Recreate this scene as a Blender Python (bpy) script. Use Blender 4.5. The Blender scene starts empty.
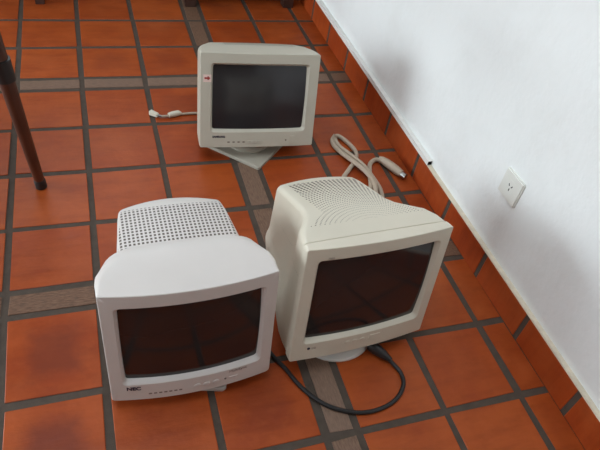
import bpy, bmesh, math, random
from mathutils import Vector, Matrix
random.seed(7)
U = 0.24                                   # one floor tile with its joint, in metres
C = bpy.context.scene.collection
PI = math.pi

# ------------------------------------------------------------------ helpers
def s2l(c):
    return tuple(((v/255)/12.92 if v/255 <= .04045 else ((v/255+.055)/1.055)**2.4) for v in c)

def newmat(name):
    m = bpy.data.materials.new(name); m.use_nodes = True
    nt = m.node_tree; b = nt.nodes['Principled BSDF']
    return m, nt, b

def N(nt, typ, **kw):
    n = nt.nodes.new(typ)
    for k, v in kw.items():
        if k.startswith('i_'): n.inputs[int(k[2:])].default_value = v
        else: setattr(n, k, v)
    return n

def math_(nt, op, a, b=None, c=None):
    n = nt.nodes.new('ShaderNodeMath'); n.operation = op
    for i, v in enumerate((a, b, c)):
        if v is None: continue
        if isinstance(v, (int, float)): n.inputs[i].default_value = v
        else: nt.links.new(v, n.inputs[i])
    return n.outputs[0]

def mixc(nt, fac, a, b, blend='MIX'):
    n = nt.nodes.new('ShaderNodeMix'); n.data_type = 'RGBA'; n.blend_type = blend
    for sock, v in ((n.inputs[0], fac), (n.inputs[6], a), (n.inputs[7], b)):
        if isinstance(v, (int, float)): sock.default_value = v
        elif isinstance(v, tuple): sock.default_value = (*v[:3], 1)
        else: nt.links.new(v, sock)
    return n.outputs[2]

def noise(nt, vec, scale, detail=3, rough=.5):
    n = nt.nodes.new('ShaderNodeTexNoise'); n.inputs['Scale'].default_value = scale
    n.inputs['Detail'].default_value = detail; n.inputs['Roughness'].default_value = rough
    if vec is not None: nt.links.new(vec, n.inputs['Vector'])
    return n.outputs['Fac']

def ramp(nt, fac, lo, hi):
    n = nt.nodes.new('ShaderNodeMapRange'); n.inputs[1].default_value = lo; n.inputs[2].default_value = hi
    n.clamp = True; nt.links.new(fac, n.inputs[0]); return n.outputs[0]

def bump(nt, b, h, dist, strength=1.0):
    n = nt.nodes.new('ShaderNodeBump'); n.inputs['Distance'].default_value = dist; n.inputs['Strength'].default_value = strength
    nt.links.new(h, n.inputs['Height']); nt.links.new(n.outputs[0], b.inputs['Normal'])

def objco(nt): return nt.nodes.new('ShaderNodeTexCoord').outputs['Object']

def plain(name, col, rough=.5, var=.06, scale=18, spec=.5, metallic=0, bmp=0):
    m, nt, b = newmat(name)
    f = noise(nt, objco(nt), scale)
    dark = tuple(c*(1-var*2) for c in col)
    nt.links.new(mixc(nt, ramp(nt, f, .3, .75), dark, col), b.inputs['Base Color'])
    b.inputs['Roughness'].default_value = rough; b.inputs['Specular IOR Level'].default_value = spec
    b.inputs['Metallic'].default_value = metallic
    if bmp: bump(nt, b, noise(nt, objco(nt), 400, 2), bmp)
    return m

# ------------------------------------------------------------------ materials
def tile_mat(name, base, base2, attr):
    m, nt, b = newmat(name)
    a = N(nt, 'ShaderNodeAttribute', attribute_name='tile')
    sep = nt.nodes.new('ShaderNodeSeparateColor'); nt.links.new(a.outputs['Color'], sep.inputs[0])
    co = objco(nt)
    streak = nt.nodes.new('ShaderNodeMapping'); streak.inputs['Scale'].default_value = (2.2, 9, 1)
    nt.links.new(co, streak.inputs[0])
    n1 = noise(nt, streak.outputs[0], 3.2, 5, .6)
    n2 = noise(nt, co, 38, 4, .6)
    col = mixc(nt, ramp(nt, sep.outputs[0], 0, 1), base, base2)
    col = mixc(nt, math_(nt, 'MULTIPLY', ramp(nt, n1, .45, .75), .55), col, tuple(c*f for c, f in zip(base, (.62, .58, .62))))
    n3 = noise(nt, co, 9, 4, .55)
    col = mixc(nt, math_(nt, 'MULTIPLY', ramp(nt, n3, .5, .72), .35), col, s2l((184, 90, 44)))
    col = mixc(nt, math_(nt, 'MULTIPLY', ramp(nt, n3, .48, .3), .3), col, s2l((128, 46, 26)))
    col = mixc(nt, math_(nt, 'MULTIPLY', ramp(nt, n2, .5, .8), .22), col, tuple(c*f for c, f in zip(base2, (1.25, 1.45, 1.7))))
    # firing blotch in the middle of some tiles
    uv = N(nt, 'ShaderNodeUVMap', uv_map='UVMap')
    sp = nt.nodes.new('ShaderNodeSeparateXYZ'); nt.links.new(uv.outputs[0], sp.inputs[0])
    dx = math_(nt, 'ABSOLUTE', math_(nt, 'SUBTRACT', sp.outputs[0], .5)); dy = math_(nt, 'ABSOLUTE', math_(nt, 'SUBTRACT', sp.outputs[1], .52))
    d = math_(nt, 'MAXIMUM', dx, dy)
    nb = noise(nt, co, 14, 4, .6)
    edge = math_(nt, 'ADD', d, math_(nt, 'MULTIPLY', math_(nt, 'SUBTRACT', nb, .5), .3))
    blot = math_(nt, 'MULTIPLY', ramp(nt, edge, .38, .18), sep.outputs[1])
    col = mixc(nt, math_(nt, 'MULTIPLY', blot, .7), col, s2l((106, 46, 30)))
    dirt = noise(nt, co, 2.3, 4, .55)
    col = mixc(nt, math_(nt, 'MULTIPLY', ramp(nt, dirt, .52, .8), .28), col, s2l((146, 88, 56)))
    nt.links.new(col, b.inputs['Base Color'])
    rr = nt.nodes.new('ShaderNodeMapRange'); nt.links.new(n2, rr.inputs[0])
    rr.inputs[3].default_value = .30; rr.inputs[4].default_value = .5
    nt.links.new(rr.outputs[0], b.inputs['Roughness'])
    b.inputs['Specular IOR Level'].default_value = .2
    bump(nt, b, math_(nt, 'ADD', math_(nt, 'MULTIPLY', n2, .5), n1), .0012)
    return m

M = {}
M['tile'] = tile_mat('terracotta_tile', s2l((148, 63, 24)), s2l((163, 76, 31)), 'tile')
M['base_tile'] = tile_mat('terracotta_baseboard', s2l((146, 58, 24)), s2l((160, 68, 28)), 'tile')
def strip_mat():
    m, nt, b = newmat('stone_strip')
    co = objco(nt); a = N(nt, 'ShaderNodeAttribute', attribute_name='tile')
    sep = nt.nodes.new('ShaderNodeSeparateColor'); nt.links.new(a.outputs['Color'], sep.inputs[0])
    uv = N(nt, 'ShaderNodeUVMap', uv_map='UVMap')
    mp = nt.nodes.new('ShaderNodeMapping'); mp.inputs['Scale'].default_value = (1.2, 7, 1)
    nt.links.new(uv.outputs[0], mp.inputs[0])
    n1 = noise(nt, mp.outputs[0], 2.2, 6, .65); n2 = noise(nt, co, 60, 4)
    c = mixc(nt, ramp(nt, n1, .35, .68), s2l((86, 60, 46)), s2l((128, 97, 76)))
    c = mixc(nt, math_(nt, 'MULTIPLY', ramp(nt, n2, .5, .8), .3), c, s2l((90, 76, 66)))
    c = mixc(nt, ramp(nt, sep.outputs[0], 0, 1), c, mixc(nt, .5, c, s2l((150, 130, 116))))
    nt.links.new(c, b.inputs['Base Color']); b.inputs['Roughness'].default_value = .5
    b.inputs['Specular IOR Level'].default_value = .15
    bump(nt, b, n1, .001)
    return m
M['strip'] = strip_mat()
M['grout'] = plain('grout', s2l((84, 73, 64)), .8, .12, 40, .2, bmp=.0006)

def wall_mat():
    m, nt, b = newmat('white_plaster')
    co = objco(nt)
    n1 = noise(nt, co, 5, 5, .6); n2 = noise(nt, co, 55, 3)
    c = mixc(nt, math_(nt, 'MULTIPLY', ramp(nt, n1, .5, .8), .5), s2l((236, 238, 236)), s2l((224, 225, 221)))
    nt.links.new(c, b.inputs['Base Color']); b.inputs['Roughness'].default_value = .75
    b.inputs['Specular IOR Level'].default_value = .2
    bump(nt, b, math_(nt, 'ADD', n1, math_(nt, 'MULTIPLY', n2, .12)), .007)
    return m
M['wall'] = wall_mat()
M['dim_wall'] = plain('ochre_plaster', s2l((108, 90, 74)), .8, .05, 4, .2)
M['ceiling'] = plain('ceiling_paint', s2l((215, 212, 205)), .85, .03, 3, .2)
M['ledge'] = plain('ledge_plaster', s2l((226, 214, 192)), .8, .08, 25, .2, bmp=.001)
M['outlet'] = plain('outlet_plastic', s2l((228, 228, 220)), .4, .02, 20)
M['dark_slot'] = plain('dark_slot', s2l((45, 42, 40)), .7, .05)
M['duct'] = plain('white_duct', s2l((232, 230, 224)), .4, .03)
M['wood'] = plain('brown_wood', s2l((84, 44, 28)), .4, .22, 9)
M['dark_wood'] = plain('dark_wood', s2l((64, 40, 32)), .45, .2, 9)
M['black'] = plain('black_rubber', s2l((30, 28, 28)), .45, .05)
M['cable_black'] = plain('black_cable', s2l((26, 24, 24)), .45, .05)
M['cable_grey'] = plain('beige_cable', s2l((176, 158, 138)), .5, .06)
M['metal'] = plain('steel', s2l((170, 168, 165)), .3, .05, metallic=1.0)
M['plug'] = plain('cream_plug', s2l((214, 208, 190)), .45, .05)

def plastic(name, col, rough=.42):
    m, nt, b = newmat(name)
    co = objco(nt); f = noise(nt, co, 7, 4)
    c = mixc(nt, ramp(nt, f, .3, .75), tuple(v*.94 for v in col), col)
    g = noise(nt, co, 2.2, 4)
    c = mixc(nt, math_(nt, 'MULTIPLY', ramp(nt, g, .55, .8), .25), c, tuple(v*k for v, k in zip(col, (.86, .8, .7))))
    nt.links.new(c, b.inputs['Base Color']); b.inputs['Roughness'].default_value = rough
    b.inputs['Specular IOR Level'].default_value = .4
    bump(nt, b, noise(nt, co, 900, 2), .0002)
    return m, nt, b, c

def vent_plastic(name, col, kind):
    m, nt, b, c = plastic(name, col)
    uv = N(nt, 'ShaderNodeUVMap', uv_map='UVMap')
    sp = nt.nodes.new('ShaderNodeSeparateXYZ'); nt.links.new(uv.outputs[0], sp.inputs[0])
    x = math_(nt, 'MULTIPLY', sp.outputs[0], 100); y = math_(nt, 'MULTIPLY', sp.outputs[1], 100)   # cm on the cover's top
    def inside(v, lo, hi): return math_(nt, 'MULTIPLY', math_(nt, 'GREATER_THAN', v, lo), math_(nt, 'LESS_THAN', v, hi))
    def cell(v, pitch, half):   # 1 in the hole
        f = math_(nt, 'ABSOLUTE', math_(nt, 'SUBTRACT', math_(nt, 'FRACT', math_(nt, 'DIVIDE', v, pitch)), .5))
        return math_(nt, 'LESS_THAN', f, half)
    ax = math_(nt, 'ABSOLUTE', x)
    if kind == 'grid':
        h = math_(nt, 'MULTIPLY', cell(x, .95, .27), cell(y, 1.12, .30))
        lim = math_(nt, 'SUBTRACT', 15.6, math_(nt, 'MULTIPLY', y, .125))
        mask = math_(nt, 'MULTIPLY', inside(y, 9.5, 29.6), math_(nt, 'LESS_THAN', ax, lim))
    elif kind == 'fan':
        yy = math_(nt, 'SUBTRACT', y, -1.0)
        r = math_(nt, 'SQRT', math_(nt, 'ADD', math_(nt, 'MULTIPLY', x, x), math_(nt, 'MULTIPLY', yy, yy)))
        an = math_(nt, 'MULTIPLY', math_(nt, 'ARCTAN2', x, yy), 57.3)
        size = ramp(nt, r, 8, 32)
        hw = math_(nt, 'MULTIPLY', size, .3)
        fr = math_(nt, 'ABSOLUTE', math_(nt, 'SUBTRACT', math_(nt, 'FRACT', math_(nt, 'DIVIDE', r, 1.02)), .5))
        fa = math_(nt, 'ABSOLUTE', math_(nt, 'SUBTRACT', math_(nt, 'FRACT', math_(nt, 'DIVIDE', an, 2.2)), .5))
        h = math_(nt, 'MULTIPLY', math_(nt, 'LESS_THAN', fr, math_(nt, 'ADD', .06, hw)), math_(nt, 'LESS_THAN', fa, math_(nt, 'ADD', .12, math_(nt, 'MULTIPLY', size, .16))))
        mask = math_(nt, 'MULTIPLY', inside(y, 7.4, 32.6), math_(nt, 'LESS_THAN', ax, math_(nt, 'MAXIMUM', 10.0, math_(nt, 'SUBTRACT', 24.5, math_(nt, 'MULTIPLY', y, 1.15)))))
    else:
        h = math_(nt, 'MULTIPLY', cell(x, .9, .26), cell(y, 1.3, .33))
        mask = math_(nt, 'MULTIPLY', inside(y, 10.5, 17.8), inside(x, -11, 14))
    hole = math_(nt, 'MULTIPLY', h, mask)
    nt.links.new(mixc(nt, hole, c, s2l((82, 68, 58))), b.inputs['Base Color'])
    return m

COLS = {'nec': s2l((211, 204, 198)), 'lg': s2l((210, 202, 184)), 'sam': s2l((190, 184, 168))}
VENT = {'nec': 'grid', 'lg': 'fan', 'sam': 'rows'}
for k in COLS:
    M[k] = plastic(k+'_plastic', COLS[k])[0]
    M[k+'_vent'] = vent_plastic(k+'_vent_plastic', COLS[k], VENT[k])
M['sam_base'] = plastic('grey_base_plastic', s2l((164, 158, 144)))[0]
M['nec_base'] = plastic('nec_base_plastic', s2l((190, 184, 178)))[0]
M['lg_base'] = plastic('lg_base_plastic', s2l((222, 220, 214)))[0]
def glass(name, col, rough):
    m, nt, b = newmat(name)
    f = noise(nt, objco(nt), 6, 3)
    nt.links.new(mixc(nt, f, tuple(c*.8 for c in col), col), b.inputs['Base Color'])
    b.inputs['Roughness'].default_value = rough; b.inputs['Specular IOR Level'].default_value = .5
    return m
M['screen'] = glass('dark_tube_glass', s2l((44, 38, 38)), .11)
M['screen_grey'] = glass('grey_tube_glass', s2l((46, 44, 46)), .16)
M['ink'] = plain('dark_ink', s2l((50, 46, 62)), .5, .02)
M['soft_ink'] = plain('grey_ink', s2l((122, 108, 100)), .5, .02)
M['faint_ink'] = plain('pale_ink', s2l((150, 136, 124)), .5, .02)
M['red'] = plain('red_ink', s2l((150, 40, 30)), .5, .02)
M['sticker'] = plain('sticker_paper', s2l((226, 200, 190)), .5, .02)

# ------------------------------------------------------------------ objects
def obj(name, bm, mats, parent=None, smooth=True, loc=None):
    me = bpy.data.meshes.new(name)
    bmesh.ops.recalc_face_normals(bm, faces=bm.faces[:])
    bm.to_mesh(me); bm.free()
    for m in (mats if isinstance(mats, (list, tuple)) else [mats]): me.materials.append(m)
    if smooth:
        me.polygons.foreach_set('use_smooth', [True]*len(me.polygons))
        me.set_sharp_from_angle(angle=math.radians(32))
    o = bpy.data.objects.new(name, me); C.objects.link(o)
    if parent: o.parent = parent
    if loc: o.location = loc
    return o

def tag(o, label, cat, group=None):
    o['label'] = label; o['category'] = cat
    if group: o['group'] = group
    return o

def thing(name, label, cat, loc, group=None):
    o = bpy.data.objects.new(name, None); C.objects.link(o); o.location = loc
    o.empty_display_size = .05
    return tag(o, label, cat, group)

def struct(o):
    o['kind'] = 'structure'; return o

def box(bm, x0, x1, y0, y1, z0, z1, bev=0, mi=0):
    vs = [bm.verts.new((x, y, z)) for z in (z0, z1) for y in (y0, y1) for x in (x0, x1)]
    fs = [bm.faces.new([vs[i] for i in f]) for f in ((0, 2, 3, 1), (4, 5, 7, 6), (0, 1, 5, 4), (2, 6, 7, 3), (0, 4, 6, 2), (1, 3, 7, 5))]
    for f in fs: f.material_index = mi
    if bev:
        es = list({e for f in fs for e in f.edges})
        bmesh.ops.bevel(bm, geom=es, offset=bev, segments=2, affect='EDGES', clamp_overlap=True)

def lathe(bm, prof, n=40, c=(0, 0)):
    rings = []
    for r, z in prof:
        if r < 1e-6: rings.append([bm.verts.new((c[0], c[1], z))])
        else: rings.append([bm.verts.new((c[0]+r*math.cos(2*PI*i/n), c[1]+r*math.sin(2*PI*i/n), z)) for i in range(n)])
    for a, b in zip(rings, rings[1:]):
        for i in range(n):
            j = (i+1) % n
            if len(a) == 1 and len(b) == 1: continue
            if len(a) == 1: bm.faces.new((a[0], b[i], b[j]))
            elif len(b) == 1: bm.faces.new((a[i], b[0], a[j]))
            else: bm.faces.new((a[i], b[i], b[j], a[j]))

def spline(pts, k=8):
    P = [Vector(p) for p in pts]; P = [P[0]*2-P[1]]+P+[P[-1]*2-P[-2]]; out = []
    for i in range(1, len(P)-2):
        a, b, c, d = P[i-1:i+3]
        for j in range(k):
            t = j/k
            out.append(.5*((2*b)+(c-a)*t+(2*a-5*b+4*c-d)*t*t+(3*b-a-3*c+d)*t**3))
    out.append(P[-2]); return out

def tube(bm, pts, rad, n=10, caps=True):
    rad = rad if isinstance(rad, (list, tuple)) else [rad]*len(pts)
    rings = []; up = Vector((0, 0, 1))
    for i, p in enumerate(pts):
        t = (pts[min(i+1, len(pts)-1)]-pts[max(i-1, 0)]).normalized()
        s = t.cross(up)
        s = Vector((1, 0, 0)) if s.length < 1e-3 else s.normalized()
        u = s.cross(t)
        rings.append([bm.verts.new(p+(s*math.cos(2*PI*k/n)+u*math.sin(2*PI*k/n))*rad[i]) for k in range(n)])
    for a, b in zip(rings, rings[1:]):
        for k in range(n): bm.faces.new((a[k], a[(k+1) % n], b[(k+1) % n], b[k]))
    if caps: bm.faces.new(rings[0]); bm.faces.new(rings[-1])

# ------------------------------------------------------------------ floor
XB, HB = .3296*U, .424*U                 # baseboard face and height
XW = XB+.017                             # wall face
G = .042*U                               # half a joint
xl = [(-.027, 't'), (-.979, 't'), (-1.995, 's'), (-2.338, 't'), (-3.368, 't'), (-4.378, 't'), (-5.354, 't'), (-6.37, 's'), (-6.72, 't')]
for k in range(1, 5): xl.append((-6.72-1.015*k, 't'))
xl[-1] = (xl[-1][0], 's'); xl.append((xl[-1][0]-.35, 't'))
for k in range(1, 4): xl.append((xl[-1][0]-1.015, 't'))
# entry: (line, kind of the band to the LEFT of it)
yl = [(.010, 's'), (.363, 't'), (1.356, 't'), (2.389, 't'), (3.416, 't'), (4.455, 's'), (4.794, 't'), (5.807, 't'), (6.834, 't'), (7.86, 't'), (8.89, 's'), (9.24, 't'), (10.25, 't')]
lo = [(-1.048, 't'), (-2.035, 't'), (-3.05, 't'), (-4.08, 's'), (-4.43, 't'), (-5.45, 't'), (-6.47, 't'), (-7.5, 's'), (-7.85, 't'), (-8.87, 't'), (-9.9, 't'), (-10.9, 't')]
# kind of the band ABOVE each line
lo = [(y, k) for y, k in lo]
lo_kinds = {-1.048: 't', -2.035: 't', -3.05: 't', -4.08: 't', -4.43: 's', -5.45: 't', -6.47: 't', -7.5: 't', -7.85: 's', -8.87: 't', -9.9: 't', -10.9: 't'}
yl = sorted([(y, lo_kinds[y]) for y, _ in lo])+yl
X0, X1, Y0, Y1 = xl[-1][0]*U, XB, yl[0][0]*U, yl[-1][0]*U

def slab(bm, q, mi, uvl, tl, rnd, blot, h=0.0, top=.0, depth=.004, bev=.0018, uvs=((0, 0), (1, 0), (1, 1), (0, 1))):
    """one paver: chamfered top over the joint level; q = four corners in order, as 3D points with a shared normal +z"""
    c = sum((Vector(p) for p in q), Vector())/4
    tops = [bm.verts.new(Vector(p)+(c-Vector(p)).normalized()*bev*1.3+Vector((0, 0, top))) for p in q]
    mids = [bm.verts.new(Vector(p)+Vector((0, 0, top-bev*.45))) for p in q]
    bots = [bm.verts.new(Vector(p)+Vector((0, 0, top-depth))) for p in q]
    fs = [bm.faces.new(tops)]
    for i in range(4):
        j = (i+1) % 4
        fs.append(bm.faces.new((mids[i], mids[j], tops[j], tops[i]))); fs.append(bm.faces.new((bots[i], bots[j], mids[j], mids[i])))
    for f in fs:
        f.material_index = mi
        for l in f.loops:
            l[tl] = (rnd, blot, 0, 1)
            k = [i for g in (tops, mids, bots) for i, v in enumerate(g) if v is l.vert][0]
            l[uvl].uv = uvs[k]

bm = bmesh.new(); uvl = bm.loops.layers.uv.new('UVMap'); tl = bm.loops.layers.float_color.new('tile')
gz = -.0022
gq = [bm.verts.new((x, y, gz)) for x, y in ((X0, Y0), (X1+.03, Y0), (X1+.03, Y1), (X0, Y1))]
f = bm.faces.new(gq); f.material_index = 2
xs = [(XB/U+.042, 't')]+xl
blots = {(6, -1.048): .9, (6, -2.035): 1.0, (5, -2.035): .3}
for i in range(len(xs)-1):
    xr, xlft = xs[i][0], xs[i+1][0]; kx = xs[i][1] if i else 't'
    for j in range(len(yl)-1):
        ya, yb, ky = yl[j][0], yl[j+1][0], yl[j][1]
        jit = lambda: random.uniform(-.0022, .0022)
        q = [(xlft*U+G+jit(), ya*U+G+jit(), 0), (xr*U-G+jit(), ya*U+G+jit(), 0), (xr*U-G+jit(), yb*U-G+jit(), 0), (xlft*U+G+jit(), yb*U-G+jit(), 0)]
        st = kx == 's' or ky == 's'
        if kx == 's' and ky != 's':           # lengthwise strip: its long side runs away from the camera
            slab(bm, q, 1, uvl, tl, random.random()*.8, 0, uvs=((0, 0), (0, 1), (4, 1), (4, 0)))
        elif st:
            slab(bm, q, 1, uvl, tl, random.random()*.8, 0, uvs=((0, 0), (4, 0), (4, 1), (0, 1)))
        else:
            bl = blots.get((i, ya), random.choice((0, 0, .15, .4)))
            slab(bm, q, 0, uvl, tl, random.random(), bl)
fl = struct(obj('floor', bm, [M['tile'], M['strip'], M['grout']], smooth=False))
bm = bmesh.new(); box(bm, X0, X1+.25, Y0, Y1, -.12, -.004)
struct(obj('floor_slab', bm, M['grout'], smooth=False))

# baseboard of upright tiles against the right wall
bm = bmesh.new(); uvl = bm.loops.layers.uv.new('UVMap'); tl = bm.loops.layers.float_color.new('tile')
box(bm, XB+.0018, XW, Y0, Y1, -.003, HB-.001, mi=1)
bl = [-10.6, -9.55, -8.5, -7.45, -6.4, -5.38, -4.38, -3.36, -2.34, -1.33, -.335, .69, 1.725, 2.805, 3.83, 4.87, 5.9, 6.93, 7.96, 9.0, 10.05]
for a, b_ in zip(bl, bl[1:]):
    tmp = bmesh.new(); u2 = tmp.loops.layers.uv.new('UVMap'); t2 = tmp.loops.layers.float_color.new('tile')
    # built flat (x = along, y = up) and then stood up to face -x
    g = .036*U
    slab(tmp, [(a*U+g, 0, 0), (b_*U-g, 0, 0), (b_*U-g, HB, 0), (a*U+g, HB, 0)], 0, u2, t2, random.random(), 0, bev=.002)
    for v in tmp.verts: v.co = Vector((XB-v.co.z-.0, v.co.x, v.co.y))
    me = bpy.data.meshes.new('tmp'); tmp.to_mesh(me); tmp.free(); bm.from_mesh(me); bpy.data.meshes.remove(me)
struct(obj('baseboard_right', bm, [M['base_tile'], M['grout']], smooth=False))
# plaster ledge on top of the tiles
bm = bmesh.new(); box(bm, XB+.001, XW+.002, Y0, Y1, HB-.0015, HB+.004, bev=.0015)
struct(obj('trim_1', bm, M['ledge']))

# ------------------------------------------------------------------ walls and openings
ZC = 2.7
bm = bmesh.new()
ny, nz = 90, 60
g = [[bm.verts.new((XW, Y0+(Y1-Y0)*i/ny, -.0+ZC*k/nz)) for k in range(nz+1)] for i in range(ny+1)]
for i in range(ny):
    for k in range(nz): bm.faces.new((g[i][k], g[i+1][k], g[i+1][k+1], g[i][k+1]))
box(bm, XW+.001, XW+.15, Y0, Y1, 0, ZC)
struct(obj('wall_right', bm, M['wall'], smooth=False))
WX0, WX1, WZ0, WZ1 = -2.0, -.4, 1.4, 2.5   # window in the wall beyond the top edge of the view
bm = bmesh.new()
box(bm, X0-.15, WX0, Y1, Y1+.15, 0, ZC); box(bm, WX1, XW+.15, Y1, Y1+.15, 0, ZC)
box(bm, WX0, WX1, Y1, Y1+.15, 0, WZ0); box(bm, WX0, WX1, Y1, Y1+.15, WZ1, ZC)
struct(obj('wall_back', bm, M['dim_wall'], smooth=False))
bm = bmesh.new()
for a in ((WX0, WX0+.04, WZ0, WZ1), (WX1-.04, WX1, WZ0, WZ1), (WX0, WX1, WZ0, WZ0+.04), (WX0, WX1, WZ1-.04, WZ1), ((WX0+WX1)/2-.02, (WX0+WX1)/2+.02, WZ0, WZ1)):
    box(bm, a[0], a[1], Y1-.01, Y1+.05, a[2], a[3])
struct(obj('window_1', bm, M['wood'], smooth=False))
bm = bmesh.new(); box(bm, X0-.15, XW+.15, Y0-.15, Y0, 0, ZC); struct(obj('wall_front', bm, M['dim_wall'], smooth=False))
DY0, DY1, DZ, DZ2 = -.1, 1.65, .98, 2.1           # wide doorway to the yard in the left wall
bm = bmesh.new()
LY0, LY1, LZ0, LZ1 = -2.2, -.9, .8, 2.1   # unseen left window, added to brighten the near floor and low wall
box(bm, X0-.15, X0, Y0, LY0, 0, ZC); box(bm, X0-.15, X0, LY1, DY0, 0, ZC); box(bm, X0-.15, X0, LY0, LY1, 0, LZ0); box(bm, X0-.15, X0, LY0, LY1, LZ1, ZC)
box(bm, X0-.15, X0, DY1, Y1, 0, ZC); box(bm, X0-.15, X0, DY0, DY1, DZ2, ZC)
struct(obj('wall_left', bm, M['wall'], smooth=False))
bm = bmesh.new()                             # door frame; shut upper leaf added to block high light from the doorway
box(bm, X0-.16, X0+.01, DY0, DY0+.05, 0, DZ2); box(bm, X0-.16, X0+.01, DY1-.05, DY1, 0, DZ2); box(bm, X0-.16, X0+.01, DY0, DY1, DZ2-.05, DZ2)
box(bm, X0-.06, X0-.02, DY0+.05, DY1-.05, DZ, DZ2-.05)
struct(obj('door_1', bm, M['wood'], smooth=False))
bm = bmesh.new()
for a in ((LY0, LY0+.04, LZ0, LZ1), (LY1-.04, LY1, LZ0, LZ1), (LY0, LY1, LZ0, LZ0+.04), (LY0, LY1, LZ1-.04, LZ1)): box(bm, X0-.16, X0+.01, a[0], a[1], a[2], a[3])
struct(obj('added_side_window', bm, M['wood'], smooth=False))
SX0, SX1, SY0, SY1 = -2.05, -.6, -.95, .8  # unseen roof opening, invented to give fill light from above
bm = bmesh.new()
box(bm, X0-.15, SX0, Y0-.15, Y1+.15, ZC, ZC+.12); box(bm, SX1, XW+.15, Y0-.15, Y1+.15, ZC, ZC+.12)
box(bm, SX0, SX1, Y0-.15, SY0, ZC, ZC+.12); box(bm, SX0, SX1, SY1, Y1+.15, ZC, ZC+.12)
struct(obj('ceiling', bm, M['ceiling'], smooth=False))
bm = bmesh.new()
for a in ((SX0, SX0+.04, SY0, SY1), (SX1-.04, SX1, SY0, SY1), (SX0, SX1, SY0, SY0+.04), (SX0, SX1, SY1-.04, SY1)): box(bm, *a, ZC-.01, ZC+.13)
struct(obj('added_roof_window', bm, M['wood'], smooth=False))

def portal(name, loc, rot, sx, sy):
    l = bpy.data.lights.new(name, 'AREA'); l.shape = 'RECTANGLE'; l.size = sx; l.size_y = sy
    l.cycles.is_portal = True
    o = bpy.data.objects.new(name, l); C.objects.link(o); o.location = loc; o.rotation_euler = rot
portal('added_roof_portal', ((SX0+SX1)/2, (SY0+SY1)/2, ZC+.11), (0, 0, 0), SX1-SX0, SY1-SY0)
yd = bpy.data.lights.new('yard_daylight', 'AREA'); yd.shape = 'RECTANGLE'; yd.size = DZ-.08; yd.size_y = DY1-DY0-.1; yd.energy = 44; yd.color = (.81, .93, 1.0)
yo_ = bpy.data.objects.new('yard_daylight', yd); C.objects.link(yo_); yo_.location = (X0-.1, (DY0+DY1)/2, DZ/2); yo_.rotation_euler = (0, -PI/2, 0)

portal('window_portal', ((WX0+WX1)/2, Y1+.14, (WZ0+WZ1)/2), (-PI/2, 0, 0), WX1-WX0, WZ1-WZ0)
portal('added_side_portal', (X0-.14, (LY0+LY1)/2, (LZ0+LZ1)/2), (0, -PI/2, 0), LZ1-LZ0, LY1-LY0)
w = bpy.data.worlds.new('sky'); bpy.context.scene.world = w; w.use_nodes = True
nt = w.node_tree; bg = nt.nodes['Background']
tc = nt.nodes.new('ShaderNodeTexCoord'); sp = nt.nodes.new('ShaderNodeSeparateXYZ'); nt.links.new(tc.outputs['Generated'], sp.inputs[0])
SKY_TOP, SKY_SIDE, GROUND = (.82, .91, 1.0), (.84, .95, 1.0), (.30, .29, .27)
c1 = mixc(nt, ramp(nt, sp.outputs[2], .1, .7), SKY_SIDE, SKY_TOP)
c2 = mixc(nt, ramp(nt, sp.outputs[2], -.06, .02), GROUND, c1)
nt.links.new(c2, bg.inputs[0]); bg.inputs[1].default_value = 3.9

# ------------------------------------------------------------------ monitors
def euler_m(yaw, tilt, roll):
    return (Matrix.Rotation(math.radians(yaw), 3, 'Z') @ Matrix.Rotation(math.radians(tilt), 3, 'X') @ Matrix.Rotation(math.radians(roll), 3, 'Y')).to_4x4()

def ring(w, zt, zb, rt, rb, wt=None, crown=0, m=18, k=7, sm=8):
    """closed outline (x,z), constant point count, from the middle of the bottom, anticlockwise seen from the front; wt = half width at the top"""
    wt = w if wt is None else wt
    pts = []
    lean = (w-wt)
    def side(z, s):
        t = (z-zb)/(zt-zb); return s*(w-lean*max(0, t))
    for i in range(m): pts.append((-(w-rb)+2*(w-rb)*i/m, zb))                       # bottom, left to right
    for i in range(k):                                                              # bottom right corner
        a = -PI/2+PI/2*i/k; pts.append((w-rb+rb*math.cos(a), zb+rb+rb*math.sin(a)))
    for i in range(sm):
        z = zb+rb+(zt-rt-zb-rb)*i/sm; pts.append((side(z, 1), z))
    wr = side(zt-rt, 1)
    for i in range(k):
        a = PI/2*i/k; pts.append((wr-rt+rt*math.cos(a), zt-rt+rt*math.sin(a)))
    for i in range(m):
        x = (wr-rt)*(1-2*i/m); pts.append((x, zt))
    for i in range(k):
        a = PI/2+PI/2*i/k; pts.append((-wr+rt+rt*math.cos(a), zt-rt+rt*math.sin(a)))
    for i in range(sm):
        z = zt-rt-(zt-rt-zb-rb)*i/sm; pts.append((side(z, -1), z))
    for i in range(k):
        a = PI+PI/2*i/k; pts.append((-w+rb+rb*math.cos(a), zb+rb+rb*math.sin(a)))
    if crown: pts = [(x, z+crown*max(0, 1-(x/w)**2)*max(0, (z-(zb+zt)/2)/((zt-zb)/2))**2) for x, z in pts]
    return pts

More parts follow.
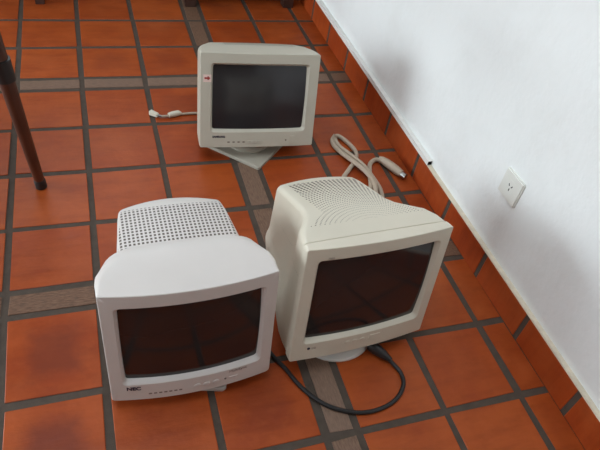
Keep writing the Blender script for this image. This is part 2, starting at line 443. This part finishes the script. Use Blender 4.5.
def loft(bm, rings3, T, org, uv=None, close_end=False, close_start=False):
    """rings3 = lists of (x,y,z) in cm; T places the head in the world, org is the thing's origin"""
    V = [[bm.verts.new((T @ Vector((p[0]*.01, p[1]*.01, p[2]*.01)))-org) for p in r] for r in rings3]
    n = len(V[0]); fs = []
    for ai, (a, b) in enumerate(zip(V, V[1:])):
        for i in range(n):
            j = (i+1) % n
            f = bm.faces.new((a[i], a[j], b[j], b[i])); fs.append(f)
            if uv is not None:
                for l, (r, q) in zip(f.loops, ((ai, i), (ai, j), (ai+1, j), (ai+1, i))):
                    p = rings3[r][q]
                    up = p[2] > rings3[r][0][2]+.62*(max(pp[2] for pp in rings3[r])-rings3[r][0][2])
                    l[uv].uv = (p[0]*.01, p[1]*.01) if up else (5.0, 5.0)
    if close_end: bm.faces.new(V[-1])
    if close_start: bm.faces.new(list(reversed(V[0])))
    return V

def make_text(s, size, x, z, T, org, bul, mat, name, parent, bold=0.0, spacing=1.0, label=None, align='LEFT', lift=.03):
    cu = bpy.data.curves.new('t', 'FONT'); cu.body = s; cu.size = size; cu.extrude = .02; cu.offset = bold; cu.space_character = spacing
    cu.align_x = align
    o = bpy.data.objects.new('t', cu); C.objects.link(o)
    dg = bpy.context.evaluated_depsgraph_get(); me = bpy.data.meshes.new_from_object(o.evaluated_get(dg))
    bpy.data.objects.remove(o); bpy.data.curves.remove(cu)
    bm = bmesh.new(); bm.from_mesh(me); bpy.data.meshes.remove(me)
    for v in bm.verts:
        X, Z, h = v.co.x+x, v.co.y+z, v.co.z
        v.co = (T @ Vector((X*.01, (-bul(X)-h-lift)*.01, Z*.01)))-org
    ob = obj(name, bm, mat, parent, smooth=False)
    if label: ob['label'] = label
    return ob

def disc(name, x, z, r, h, T, org, bul, mat, parent, label=None, n=20, rz=None):
    bm = bmesh.new(); rz = rz or r
    R_ = []
    for (s, d) in ((1, 0), (1, h*.7), (.82, h), (.0, h)):
        if s == 0: R_.append([bm.verts.new((x, -d, z))])
        else: R_.append([bm.verts.new((x+r*s*math.cos(2*PI*i/n), -d, z+rz*s*math.sin(2*PI*i/n))) for i in range(n)])
    for a, b in zip(R_, R_[1:]):
        for i in range(n):
            j = (i+1) % n
            if len(b) == 1: bm.faces.new((a[i], a[j], b[0]))
            else: bm.faces.new((a[i], a[j], b[j], b[i]))
    for v in bm.verts: v.co = (T @ Vector((v.co.x*.01, (v.co.y-bul(v.co.x))*.01, v.co.z*.01)))-org
    o = obj(name, bm, mat, parent)
    if label: o['label'] = label
    return o

def plate(name, x0, x1, z0, z1, h, T, org, bul, mat, parent, label=None):
    bm = bmesh.new(); n = 6
    f = [[bm.verts.new((x0+(x1-x0)*i/n, -d, z)) for i in range(n+1)] for z, d in ((z0, -.05), (z0, h), (z1, h), (z1, -.05))]
    for a, b in zip(f, f[1:]):
        for i in range(n): bm.faces.new((a[i], a[i+1], b[i+1], b[i]))
    bm.faces.new([r[0] for r in f]); bm.faces.new([r[-1] for r in reversed(f)])
    for v in bm.verts: v.co = (T @ Vector((v.co.x*.01, (v.co.y-bul(v.co.x))*.01, v.co.z*.01)))-org
    o = obj(name, bm, mat, parent, smooth=False)
    if label: o['label'] = label
    return o

class Mon:
    def __init__(s, label, pos, ang, W, H, ws, hs, yo, bulge, col, base_loc):
        s.root = thing('crt_monitor', label, 'monitor', base_loc, None)
        s.org = Vector(base_loc); s.T = Matrix.Translation(Vector(pos)*U) @ euler_m(*ang)
        s.W, s.H, s.ws, s.hs, s.yo, s.col = W/2, H/2, ws/2, hs/2, yo, col
        s.bul = lambda x: bulge*(1-(x/s.W)**2)
    def bezel(s, secs, zoff=lambda x, z: 0, rear_bul=None, rin=.9, lip=1.0, front_r=(.7, 1.0), edge=.5):
        """front face + hood. secs: (y, w, zt, zb, rt, rb, crown) behind the front"""
        bm = bmesh.new()
        fr = ring(s.W-edge, s.H-edge, -s.H+edge, front_r[0], front_r[1])
        f2 = ring(s.W-edge*.3, s.H-edge*.3, -s.H+edge*.3, front_r[0]+edge*.4, front_r[1]+edge*.4)
        n = len(fr)
        def apert(dw, dy, r):
            q = ring(s.ws-dw, s.yo+s.hs-dw, s.yo-s.hs+dw, r, r)
            return [(x, -s.bul(x)+dy, z) for x, z in q]
        rings3 = [apert(.4, 1.7, .7), apert(.05, .62, rin), apert(-.55, .03, rin+.3)]
        # a ring of the face half way, so the bulge reads
        a, f0 = apert(-.55, 0, rin+.3), [(x, -s.bul(x), z) for x, z in fr]
        for t in (.5,):
            rings3.append([((p[0]*(1-t)+q[0]*t), -s.bul(p[0]*(1-t)+q[0]*t), p[2]*(1-t)+q[2]*t) for p, q in zip(a, f0)])
        rings3.append(f0)
        rings3.append([(x, -s.bul(x)+.12, z) for x, z in f2])
        for (y, w_, zt, zb, rt, rb, cr, kb) in secs:
            rings3.append([(x, y-s.bul(x)*kb, z) for x, z in ring(w_, zt, zb, rt, rb, crown=cr)])
        uv = bm.loops.layers.uv.new('UVMap')
        loft(bm, rings3, s.T, s.org, uv)
        s.bz = obj('bezel', bm, M[s.col+('_vent' if s.col == 'sam' else '')], s.root); return s.bz
    def cover(s, secs):
        bm = bmesh.new(); uv = bm.loops.layers.uv.new('UVMap')
        secs = [(*q, 0, 0)[:10] for q in secs]
        loft(bm, [[(x+cx*max(0, z/s.H), y+bow*(1-(x/w_)**2), z) for x, z in ring(w_, zt, zb, rt, rb, wt, cr)] for (y, w_, wt, zt, zb, rt, rb, cr, bow, cx) in secs], s.T, s.org, uv, close_end=True)
        s.rc = obj('rear_cover', bm, M[s.col+'_vent'], s.root); return s.rc
    def screen(s, mat, vb=.5):
        bm = bmesh.new(); nx, nz = 28, 20; g = []
        for i in range(nx+1):
            r = []
            for k in range(nz+1):
                x = (s.ws+.2)*(2*i/nx-1); z = (s.hs+.2)*(2*k/nz-1)
                y = -s.bul(x)+.75+.5*(x/s.ws)**2*.5+vb*(z/s.hs)**2
                r.append(bm.verts.new((s.T @ Vector((x*.01, y*.01, (z+s.yo)*.01)))-s.org))
            g.append(r)
        for i in range(nx):
            for k in range(nz): bm.faces.new((g[i][k], g[i+1][k], g[i+1][k+1], g[i][k+1]))
        return obj('screen', bm, mat, s.root)
    def text(s, *a, mat, name='badge', **kw):
        st, size, x, z = a
        return make_text(st, size, x, z, s.T, s.org, s.bul, mat, name, s.root, **kw)
    def disc(s, name, x, z, r, h, mat, label=None, rz=None): return disc(name, x, z, r, h, s.T, s.org, s.bul, mat, s.root, label, rz=rz)
    def plate(s, name, x0, x1, z0, z1, h, mat, label=None): return plate(name, x0, x1, z0, z1, h, s.T, s.org, s.bul, mat, s.root, label)
    def neck(s, mat, r0, r1, z1, off=(0, 0)):
        pass

def rounded_plate(bm, cx, cy, hw, hd, rot, z0, z1, r, top_in=.006, n=6):
    out = []
    for sx, sy, a0 in ((1, 1, 0), (-1, 1, PI/2), (-1, -1, PI), (1, -1, 1.5*PI)):
        for i in range(n+1):
            a = a0+PI/2*i/n; out.append((sx*(hw-r)+r*math.cos(a), sy*(hd-r)+r*math.sin(a)))
    cr, sr = math.cos(rot), math.sin(rot)
    V = []
    for sc, z in ((0, z0), (0, z1-.003), (.003, z1), (top_in+.01, z1+.001)):
        V.append([bm.verts.new((cx+(x*(1-sc/hw))*cr-(y*(1-sc/hd))*sr, cy+(x*(1-sc/hw))*sr+(y*(1-sc/hd))*cr, z)) for x, y in out])
    m = len(out)
    for a, b in zip(V, V[1:]):
        for i in range(m): bm.faces.new((a[i], a[(i+1) % m], b[(i+1) % m], b[i]))
    bm.faces.new(V[-1]); bm.faces.new(list(reversed(V[0])))

# --- the white monitor in front, at the left: curved face, hooded top, punched rear cover
P = (-3.552, -1.189, .858)
bl_ = (-3.506*U, -.835*U, 0)
m2 = Mon('white computer monitor at front left with perforated rear top and strongly bowed face', P, (.4, -6.2, -.7), 37.8, 34.3, 31.2, 24.0, 1.05, 2.1, 'nec', bl_)
h = 17.15
m2.bezel([(1.5, 18.9, h+.1, -h, .9, 1.0, 0, .9), (4, 19.0, h+.5, -h+.1, 1.4, 1.2, .2, .6), (6.5, 18.9, h+.7, -h+.4, 2.6, 1.8, .4, .3),
          (9.5, 18.4, h+.7, -h+.9, 5.0, 2.5, .6, 0), (12, 17.6, h+.4, -h+1.4, 5.6, 3, .7, -.15), (13, 16.6, h-.2, -h+2.2, 5.6, 3, .6, -.3), (13.3, 15.2, h-1.6, -h+3.5, 5, 3, .4, -.4)], edge=.22, front_r=(.4, .7))
m2.cover([(8, 15.2, 14.4, 15.2, -14, 2.5, 3, .3), (14, 15.0, 14.1, 15.3, -13.6, 1.8, 3, .5, .5), (20, 14.4, 13.5, 15.2, -12.5, 1.4, 3, .6, 1.2), (27, 13.6, 12.9, 14.9, -10.5, 1.2, 3, .6, 2),
          (30, 13.2, 12.5, 14.6, -9.6, 1.3, 3, .6, 2.4), (31.1, 12.8, 12.0, 13.9, -9.2, 1.7, 3, .6, 2.4), (31.6, 12.2, 11.5, 12.8, -8.6, 1.8, 3, .5, 2.4), (38, 9, 8.4, 9.5, -7, 2, 3, .3, 1)])
m2.screen(M['screen'])
m2.text('NEC', 1.6, -15.4, -13.3, mat=M['ink'], name='badge', bold=.07, label='dark blue maker badge')
m2.text('MultiSync', 1.15, 8.2, -12.6, mat=M['soft_ink'], name='badge', label='small grey model lettering')
for k in range(7): m2.plate('control_mark', -10.6+k*1.15, -9.9+k*1.15, -15.2, -14.75, .02, M['soft_ink'])
for x in (.6, 2.8, 5.0): m2.disc('button', x, -14.75, .82, .14, M['nec'])
m2.disc('power_light', 7.3, -14.4, .28, .15, M['soft_ink'], 'dark indicator light')
m2.plate('power_button', 8.3, 10.3, -14.9, -14.2, .12, M['nec'])
bm = bmesh.new()
rounded_plate(bm, 0, .0, .096, .096, -.245, 0, .012, .012)
lathe(bm, [(.0, .015), (.075, .015), (.07, .028), (.055, .05), (.06, .07), (0, .07)], 32)
obj('swivel_base', bm, M['nec_base'], m2.root)

# --- cream monitor at the front right: fan of slots, seam behind the bezel, round foot
P = (-1.71, -1.064, .944)
bl_ = (-1.85*U, -.75*U, 0)
m3 = Mon('cream computer monitor at front right by the black power lead, fan of slots on top', P, (6.4, -9.6, 3.2), 39.9, 35.0, 33.0, 25.0, 1.1, 1.2, 'lg', bl_)
h = 17.5
m3.bezel([(1.2, 19.95, h, -h, .9, 1.0, 0, .5), (2.3, 19.9, h, -h+.05, 1.0, 1.1, .1, .0), (2.4, 19.1, h-.6, -h+.5, 1.0, 1.1, .1, 0)], edge=.22, front_r=(.5, .6))
m3.cover([(2.4, 19.1, 19.1, h-.6, -h+.6, 1.0, 1.3, .1), (2.75, 19.6, 19.6, h-.05, -h+.05, 1.1, 1.5, .1), (5.5, 19.7, 19.2, h+.2, -h+.3, 1.6, 2, .2), (8.5, 19.6, 17.9, h+.3, -h+.9, 2.2, 2.5, .3, 0, -.1),
          (11, 19.2, 15.2, h, -h+1.8, 2.0, 3, .5, 0, -.8), (13.5, 18.8, 13.2, h-.6, -h+3, 1.8, 3.5, .8, 0, -1.4), (17, 18.2, 12.2, h-1.4, -h+4.8, 1.6, 4, .9, 0, -1.5), (24, 17.0, 12.2, h-3.0, -h+7, 1.4, 4, .9, .6, -1.0),
          (30, 15.6, 12.2, h-4.2, -h+9.5, 1.4, 4, .9, 1.2, -.8), (33.2, 14.6, 12.0, h-4.9, -h+10.5, 1.5, 4, .9, 1.6, -.8), (34.5, 13.8, 11.4, h-5.8, -h+11, 1.8, 4, .8, 1.6, -.8), (35, 12.6, 10.6, h-6.9, -h+11.5, 2, 3.5, .6, 1.6, -.7), (39, 9, 8, h-9.5, -h+13, 2, 3, .3)])
m3.screen(M['screen'])
m3.disc('badge', -15.2, -13.6, .42, .06, M['ink'], 'small round dark maker emblem')
m3.text('LG', .95, -14.4, -13.95, mat=M['soft_ink'], name='badge', label='small grey maker lettering')
m3.text('700S', .8, -14.6, 14.3, mat=M['faint_ink'], name='badge', label='pale model number above the screen')
for x in (-4.5, -2.3, -.1): m3.disc('button', x, -13.9, .75, .1, M['lg'], rz=.5)
m3.plate('power_button', 2.2, 5.2, -14.5, -13.2, .1, M['lg'])
bm = bmesh.new()
lathe(bm, [(0, 0), (.115, 0), (.116, .006), (.112, .012), (.09, .019), (.06, .026), (.05, .04), (.062, .075), (0, .075)], 48)
obj('swivel_base', bm, M['lg_base'], m3.root)

# --- the grey-beige monitor further back
P = (-1.986, 2.552, .91)
bl_ = (-2.03*U, 2.83*U, 0)
m1 = Mon('grey-beige computer monitor standing behind the other two on a square grey foot', P, (-2.4, -15.8, .9), 40.6, 32.5, 32.6, 22.6, 1.15, .7, 'sam', bl_)
h = 16.25
m1.bezel([(1.5, 20.25, h+.03, -h, .6, .7, 0, .9), (6, 20.05, h+.05, -h+.1, 1.0, .8, .2, .6), (11, 19.7, h, -h+.3, 2.6, 1.2, .3, .3),
          (15.5, 18.9, h-.4, -h+1.0, 4.4, 2, .3, 0), (18, 17.8, h-1.1, -h+2, 4.6, 3, .3, 0), (19, 16.4, h-2.2, -h+3, 4.5, 3, .3, 0), (19.2, 14.6, h-4.0, -h+4, 4, 3, .2, 0)], edge=.2, front_r=(.4, .5))
m1.cover([(15, 15, 14.2, h-3.4, -h+3.5, 3, 3, .2), (24, 14, 12.6, h-4.2, -h+5, 2.5, 3, .2), (33, 12, 10.5, h-6.5, -h+7, 2.5, 3, .2), (35, 11, 9.5, h-8, -h+8, 2.5, 3, .2), (39, 8, 7, h-10, -h+9, 2, 3, .2)])
m1.screen(M['screen_grey'])
m1.text('SAMSUNG', .95, -16.0, -12.6, mat=M['ink'], name='badge', bold=.05, label='dark block-letter maker badge')
for k in range(4): m1.plate('control_mark', -10.8+k*1.75, -10.0+k*1.75, -14.5, -14.0, .02, M['soft_ink'])
for k in range(5): m1.plate('button', -4.0+k*1.3, -2.95+k*1.3, -14.7, -13.8, .2, M['sam'])
m1.disc('power_light', 10.1, -13.8, .3, .15, M['soft_ink'], 'dark indicator light')
m1.plate('power_button', 11.6, 13.2, -15.0, -12.3, .3, M['sam'])
st = m1.plate('sticker', -19.3, -16.7, 6.6, 9.1, .02, M['sticker'], 'small pinkish square sticker')
plate('arrow_mark', -18.9, -17.1, 7.6, 8.2, .03, m1.T, m1.org, m1.bul, M['red'], st)
plate('arrow_mark', -17.95, -17.45, 7.3, 8.5, .035, m1.T, m1.org, m1.bul, M['red'], st)
bm = bmesh.new()
rounded_plate(bm, 0, 0, .12, .12, PI/4+.02, 0, .012, .008)
obj('foot_plate', bm, M['sam_base'], m1.root)
bm = bmesh.new()
lathe(bm, [(0, .012), (.085, .012), (.085, .02), (.075, .03), (.055, .04), (.06, .085), (0, .085)], 40)
obj('swivel_neck', bm, M['sam_base'], m1.root)

# ------------------------------------------------------------------ cables
def pt(x, y, z=0): return Vector((x*U, y*U, z*U))
def cable(name, pts, r, mat, label, cat='cable'):
    org = Vector((pts[0][0]*U, pts[0][1]*U, 0))
    root = thing(name, label, cat, org)
    bm = bmesh.new(); P_ = [p-org for p in spline([pt(*p) for p in pts])]
    tube(bm, P_, r, 10); obj('cord', bm, mat, root)
    return root, org

# black power lead curling out from under the front right monitor
r0 = .0056
pts = [(-1.54, -1.11, .0225/U), (-1.43, -1.26, .018/U), (-1.34, -1.38, .009/U), (-1.29, -1.51, .0055/U), (-1.32, -1.65, r0/U), (-1.45, -1.78, r0/U), (-1.62, -1.85, r0/U), (-1.82, -1.87, r0/U),
       (-2.01, -1.83, r0/U), (-2.2, -1.73, r0/U), (-2.35, -1.58, r0/U), (-2.46, -1.4, r0/U), (-2.54, -1.2, r0/U), (-2.64, -1.0, r0/U), (-2.72, -.7, r0/U), (-2.68, -.2, r0/U), (-2.62, .5, r0/U)]
root, org = cable('power_lead', pts, r0, M['cable_black'], 'black power lead curled on the tiles below the cream monitor')
bm = bmesh.new()
a, b_ = pt(-1.53, -1.13, .022/U), pt(-1.39, -1.31, .0165/U); d = (b_-a)
tube(bm, [a+d*t-org for t in (-.05, 0, .35, .4, .75, 1.0, 1.25)], [.011, .0155, .0165, .0155, .0135, .010, .006], 12)
obj('plug', bm, M['black'], root)

# video lead of the back monitor, its plug lying on the joint crossing
zc = .006/U
pts = [(-3.245, 3.545, .010/U), (-3.13, 3.555, .010/U), (-3.01, 3.60, zc), (-2.79, 3.62, zc), (-2.6, 3.62, zc), (-2.4, 3.66, zc), (-2.15, 3.75, zc)]
root, org = cable('video_lead', pts, .0048, M['cable_grey'], 'pale lead with cream plug lying beside the back monitor', 'cable')
bm = bmesh.new(); q = [pt(-3.13, 3.56, .0115/U), pt(-3.07, 3.58, .0115/U), pt(-2.97, 3.61, .0115/U), pt(-2.93, 3.62, .009/U)]
tube(bm, [p-org for p in q], [.0095, .0112, .0108, .0062], 12); obj('cable_sleeve', bm, M['plug'], root)
bm = bmesh.new()
box(bm, -.037, .0, -.009, .009, -.0095, .0095, bev=.003)
for v in bm.verts:
    f = 1-.25*max(0, v.co.x+.012)/.012 if v.co.x > -.012 else 1; v.co.y *= f; v.co.z *= f
rz = Matrix.Rotation(math.atan2(3.565-3.72, -3.28+3.46), 4, 'Z')
plug = obj('plug', bm, M['plug'], root)
plug.data.transform(Matrix.Translation(pt(-3.29, 3.575, .0105/U)-org) @ rz)
bm = bmesh.new(); box(bm, 0, .014, -.0045, .0045, -.004, .004, bev=.001)
o = obj('plug_shell', bm, M['metal'], root); o.data.transform(Matrix.Translation(pt(-3.29, 3.575, .0105/U)-org) @ rz)

# video lead of the front right monitor: a folded loop and a thick plug against the baseboard
zc = .0088/U
pts = [(-1.25, .75, .05/U), (-.75, 1.0, .02/U), (-.42, 1.2, zc), (-.33, 1.42, zc), (-.34, 1.68, zc*1.2), (-.42, 1.95, zc*2.6), (-.52, 2.25, zc*2), (-.60, 2.52, zc), (-.605, 2.72, zc), (-.53, 2.79, zc), (-.44, 2.64, zc),
       (-.38, 2.38, zc), (-.45, 2.16, zc), (-.64, 1.95, zc), (-.82, 1.72, zc), (-.80, 1.45, zc), (-.60, 1.33, zc), (-.46, 1.5, zc), (-.36, 1.78, zc), (-.26, 2.03, zc), (-.13, 2.12, zc*1.2), (-.055, 2.09, .0105/U)]
root, org = cable('video_lead', pts, .0085, M['cable_grey'], 'looped beige lead with thick plug lying between the cream monitor and the baseboard')
pts2 = [(-.46, 1.30, zc*2.2), (-.40, 1.55, zc*2.6), (-.44, 1.80, zc*2.8), (-.53, 2.05, zc*2.4), (-.635, 2.35, zc*1.4), (-.68, 2.56, zc), (-.655, 2.70, zc), (-.60, 2.74, zc*2.7)]
bm = bmesh.new(); tube(bm, [p-org for p in spline([pt(*p) for p in pts2])], .0085, 10); obj('cord', bm, M['cable_grey'], root)
bm = bmesh.new()
q = [(-.085, 2.11), (-.04, 2.07), (.0, 2.0), (.05, 1.90), (.10, 1.79), (.135, 1.71)]
tube(bm, [pt(*p, .0170/U)-org for p in q], [.0095, .0135, .016, .0168, .016, .014], 12); obj('plug', bm, M['cable_grey'], root)
bm = bmesh.new(); tube(bm, [pt(.133, 1.715, .0170/U)-org, pt(.17, 1.635, .0170/U)-org], [.0115, .0115], 12); obj('plug_shell', bm, M['metal'], root)

# white wiring duct lying on the ledge, its open end in view
DX, DH = .018, .018
y_end, y_far = 1.44*U, Y1-.02
zd = HB+.004
bm = bmesh.new(); t = .0014
prof = [(0, 0), (DX, 0), (DX, DH), (0, DH)]; inn = [(t, t), (DX-t, t), (DX-t, DH-t), (t, DH-t)]
org = Vector((XW-.001, y_end, zd))
def ringv(p, y): return [bm.verts.new((-x, y, z)) for x, z in p]
o0, o1, i0, i1 = ringv(prof, 0), ringv(prof, y_far-y_end), ringv(inn, 0), ringv(inn, .05)
for i in range(4):
    j = (i+1) % 4
    bm.faces.new((o0[i], o0[j], o1[j], o1[i])); bm.faces.new((o0[i], o0[j], i0[j], i0[i]))
    f = bm.faces.new((i0[i], i0[j], i1[j], i1[i])); f.material_index = 1
f = bm.faces.new(i1); f.material_index = 1; bm.faces.new(o1)
tag(obj('wiring_duct', bm, [M['duct'], M['dark_slot']], smooth=False, loc=org), 'long thin white wiring duct lying along the top of the red baseboard', 'wiring duct')

# power socket on the wall
oy, oz = -.14*U, 1.383*U
root = thing('power_outlet', 'square white power socket with three slots on the white wall', 'socket', (XW, oy, oz))
bm = bmesh.new(); box(bm, -.0085, .003, -.043, .043, -.0425, .0425, bev=.003)
obj('cover_plate', bm, M['outlet'], root)
bm = bmesh.new(); box(bm, -.009, -.004, -.017, .017, -.022, .022, bev=.0004); obj('socket_insert', bm, M['outlet'], root)
for (yy, zz, rot) in ((-.0065, .005, .5), (.0065, .005, -.5), (0, -.0085, 0)):
    bm = bmesh.new(); box(bm, -.0094, -.008, -.0015, .0015, -.0042, .0042)
    o = obj('slot', bm, M['dark_slot'], root, smooth=False); o.data.transform(Matrix.Translation((0, yy, zz)) @ Matrix.Rotation(rot, 4, 'X'))

# table whose one leg stands in the left edge of the view
TX, TY = -4.985, 2.12
root = thing('wooden_table', 'dark wooden table, its leg with a black band standing at the left edge', 'table', (TX*U-.36, TY*U, 0))
org = Vector(root.location)
top_z = .73
for (fx, fy) in ((.36, 0), (-.36, 0), (0, .36), (0, -.36)):
    d = Vector((fx, fy, 0)).normalized()
    foot = Vector((fx, fy, 0)); 
    def at(z): return foot-d*.042*z/.5+Vector((0, 0, z))
    bm = bmesh.new(); zs = [.028, .2, .4, .6, top_z-.03]; tube(bm, [at(z) for z in zs], [.0155, .0185, .0215, .0235, .025], 20)
    lg = obj('leg', bm, M['wood'], root)
    bm = bmesh.new(); tube(bm, [at(z) for z in (0, .003, .03, .034)], [.0155, .0175, .0175, .0155], 20); o = obj('rubber_foot', bm, M['black'], lg); o['label'] = 'black rubber foot'
    bm = bmesh.new(); tube(bm, [at(z) for z in (.388, .390, .452, .454)], [.0205, .0255, .0268, .0215], 20); o = obj('band', bm, M['black'], lg); o['label'] = 'black band around the leg'
bm = bmesh.new(); lathe(bm, [(0, top_z-.03), (.375, top_z-.03), (.385, top_z-.015), (.375, top_z), (0, top_z)], 48)
obj('table_top', bm, M['wood'], root)

# furniture beyond the back monitor: only the feet reach into the top edge
def cabinet(label, x0, x1, y0, depth, hgt, legw, legh, group=None):
    root = thing('wooden_cabinet', label, 'cabinet', ((x0+x1)/2*U, y0*U+depth/2, 0)); w2 = (x1-x0)*U/2
    bm = bmesh.new(); box(bm, -w2, w2, -depth/2, depth/2, legh, hgt, bev=.006); obj('body', bm, M['dark_wood'], root)
    for s in (-1, 1):
        bm = bmesh.new(); a, b_ = sorted((s*.012, s*(w2-.025))); box(bm, a, b_, -depth/2-.018, -depth/2+.004, legh+.02, hgt-.03, bev=.004); dr = obj('door', bm, M['dark_wood'], root)
        bm = bmesh.new(); lathe(bm, [(0, 0), (.006, 0), (.006, .012), (.013, .018), (.012, .025), (0, .027)], 16)
        o = obj('knob', bm, M['metal'], dr); o.data.transform(Matrix.Translation((s*.04, -depth/2-.018, (legh+hgt)/2)) @ Matrix.Rotation(PI/2, 4, 'X'))
        for t in (-1, 1):
            bm = bmesh.new(); cx, cy = s*(w2-legw/2), t*(depth/2-legw/2)
            box(bm, cx-legw/2, cx+legw/2, cy-legw/2, cy+legw/2, 0, legh+.01, bev=.002); obj('leg', bm, M['dark_wood'], root)
cabinet('dark wooden cabinet on short square legs beyond the back monitor', -2.27, .06, 7.42, .42, 1.0, .055, .12)  # unseen body made tall to shade the far floor from the back window
sx, sy = -5.02*U, 7.5*U
root = thing('wooden_stool', 'dark wooden stool at the top left, one square leg showing', 'stool', (sx, sy+.21, 0))
for k in range(4):
    a = PI/2*k-PI/2
    bm = bmesh.new(); box(bm, -.02, .02, -.02, .02, 0, .42, bev=.002)
    o = obj('leg', bm, M['dark_wood'], root); o.data.transform(Matrix.Translation((.2*math.cos(a), .2*math.sin(a), 0)) @ Matrix.Rotation(.0, 4, 'Z'))
bm = bmesh.new(); rounded_plate(bm, 0, 0, .17, .17, PI/4, .42, .455, .02); obj('seat', bm, M['dark_wood'], root)
bm = bmesh.new()
for k in range(4):
    a = PI/2*k-PI/2; p, q = (.2*math.cos(a), .2*math.sin(a)), (.2*math.cos(a+PI/2), .2*math.sin(a+PI/2))
    tube(bm, [Vector((*p, .14)), Vector((*q, .14))], .01, 8)
obj('stretcher', bm, M['dark_wood'], root)

# ------------------------------------------------------------------ camera and view
Rm = [[0.9474585646127023, -0.28501434087810257, 0.14522084504594546], [-0.10125086289353828, -0.6978564438043253, -0.709044883349492], [0.30343126257086905, 0.6570869115532598, -0.690048012503512]]
cam = bpy.data.cameras.new('camera'); co = bpy.data.objects.new('camera', cam); C.objects.link(co)
right, down, fwd = (Vector(r) for r in Rm)
mw = Matrix((( right.x, -down.x, -fwd.x, -4.171136*U), (right.y, -down.y, -fwd.y, -4.352867*U), (right.z, -down.z, -fwd.z, 5.547609*U), (0, 0, 0, 1)))
co.matrix_world = mw
cam.sensor_width = 36; cam.lens = 591.4067/600*36; cam.clip_start = .02
sc = bpy.context.scene; sc.camera = co
sc.view_settings.view_transform = 'Standard'; sc.view_settings.look = 'None'; sc.view_settings.gamma = 1; sc.view_settings.use_curve_mapping = False
sc.view_settings.exposure = .45
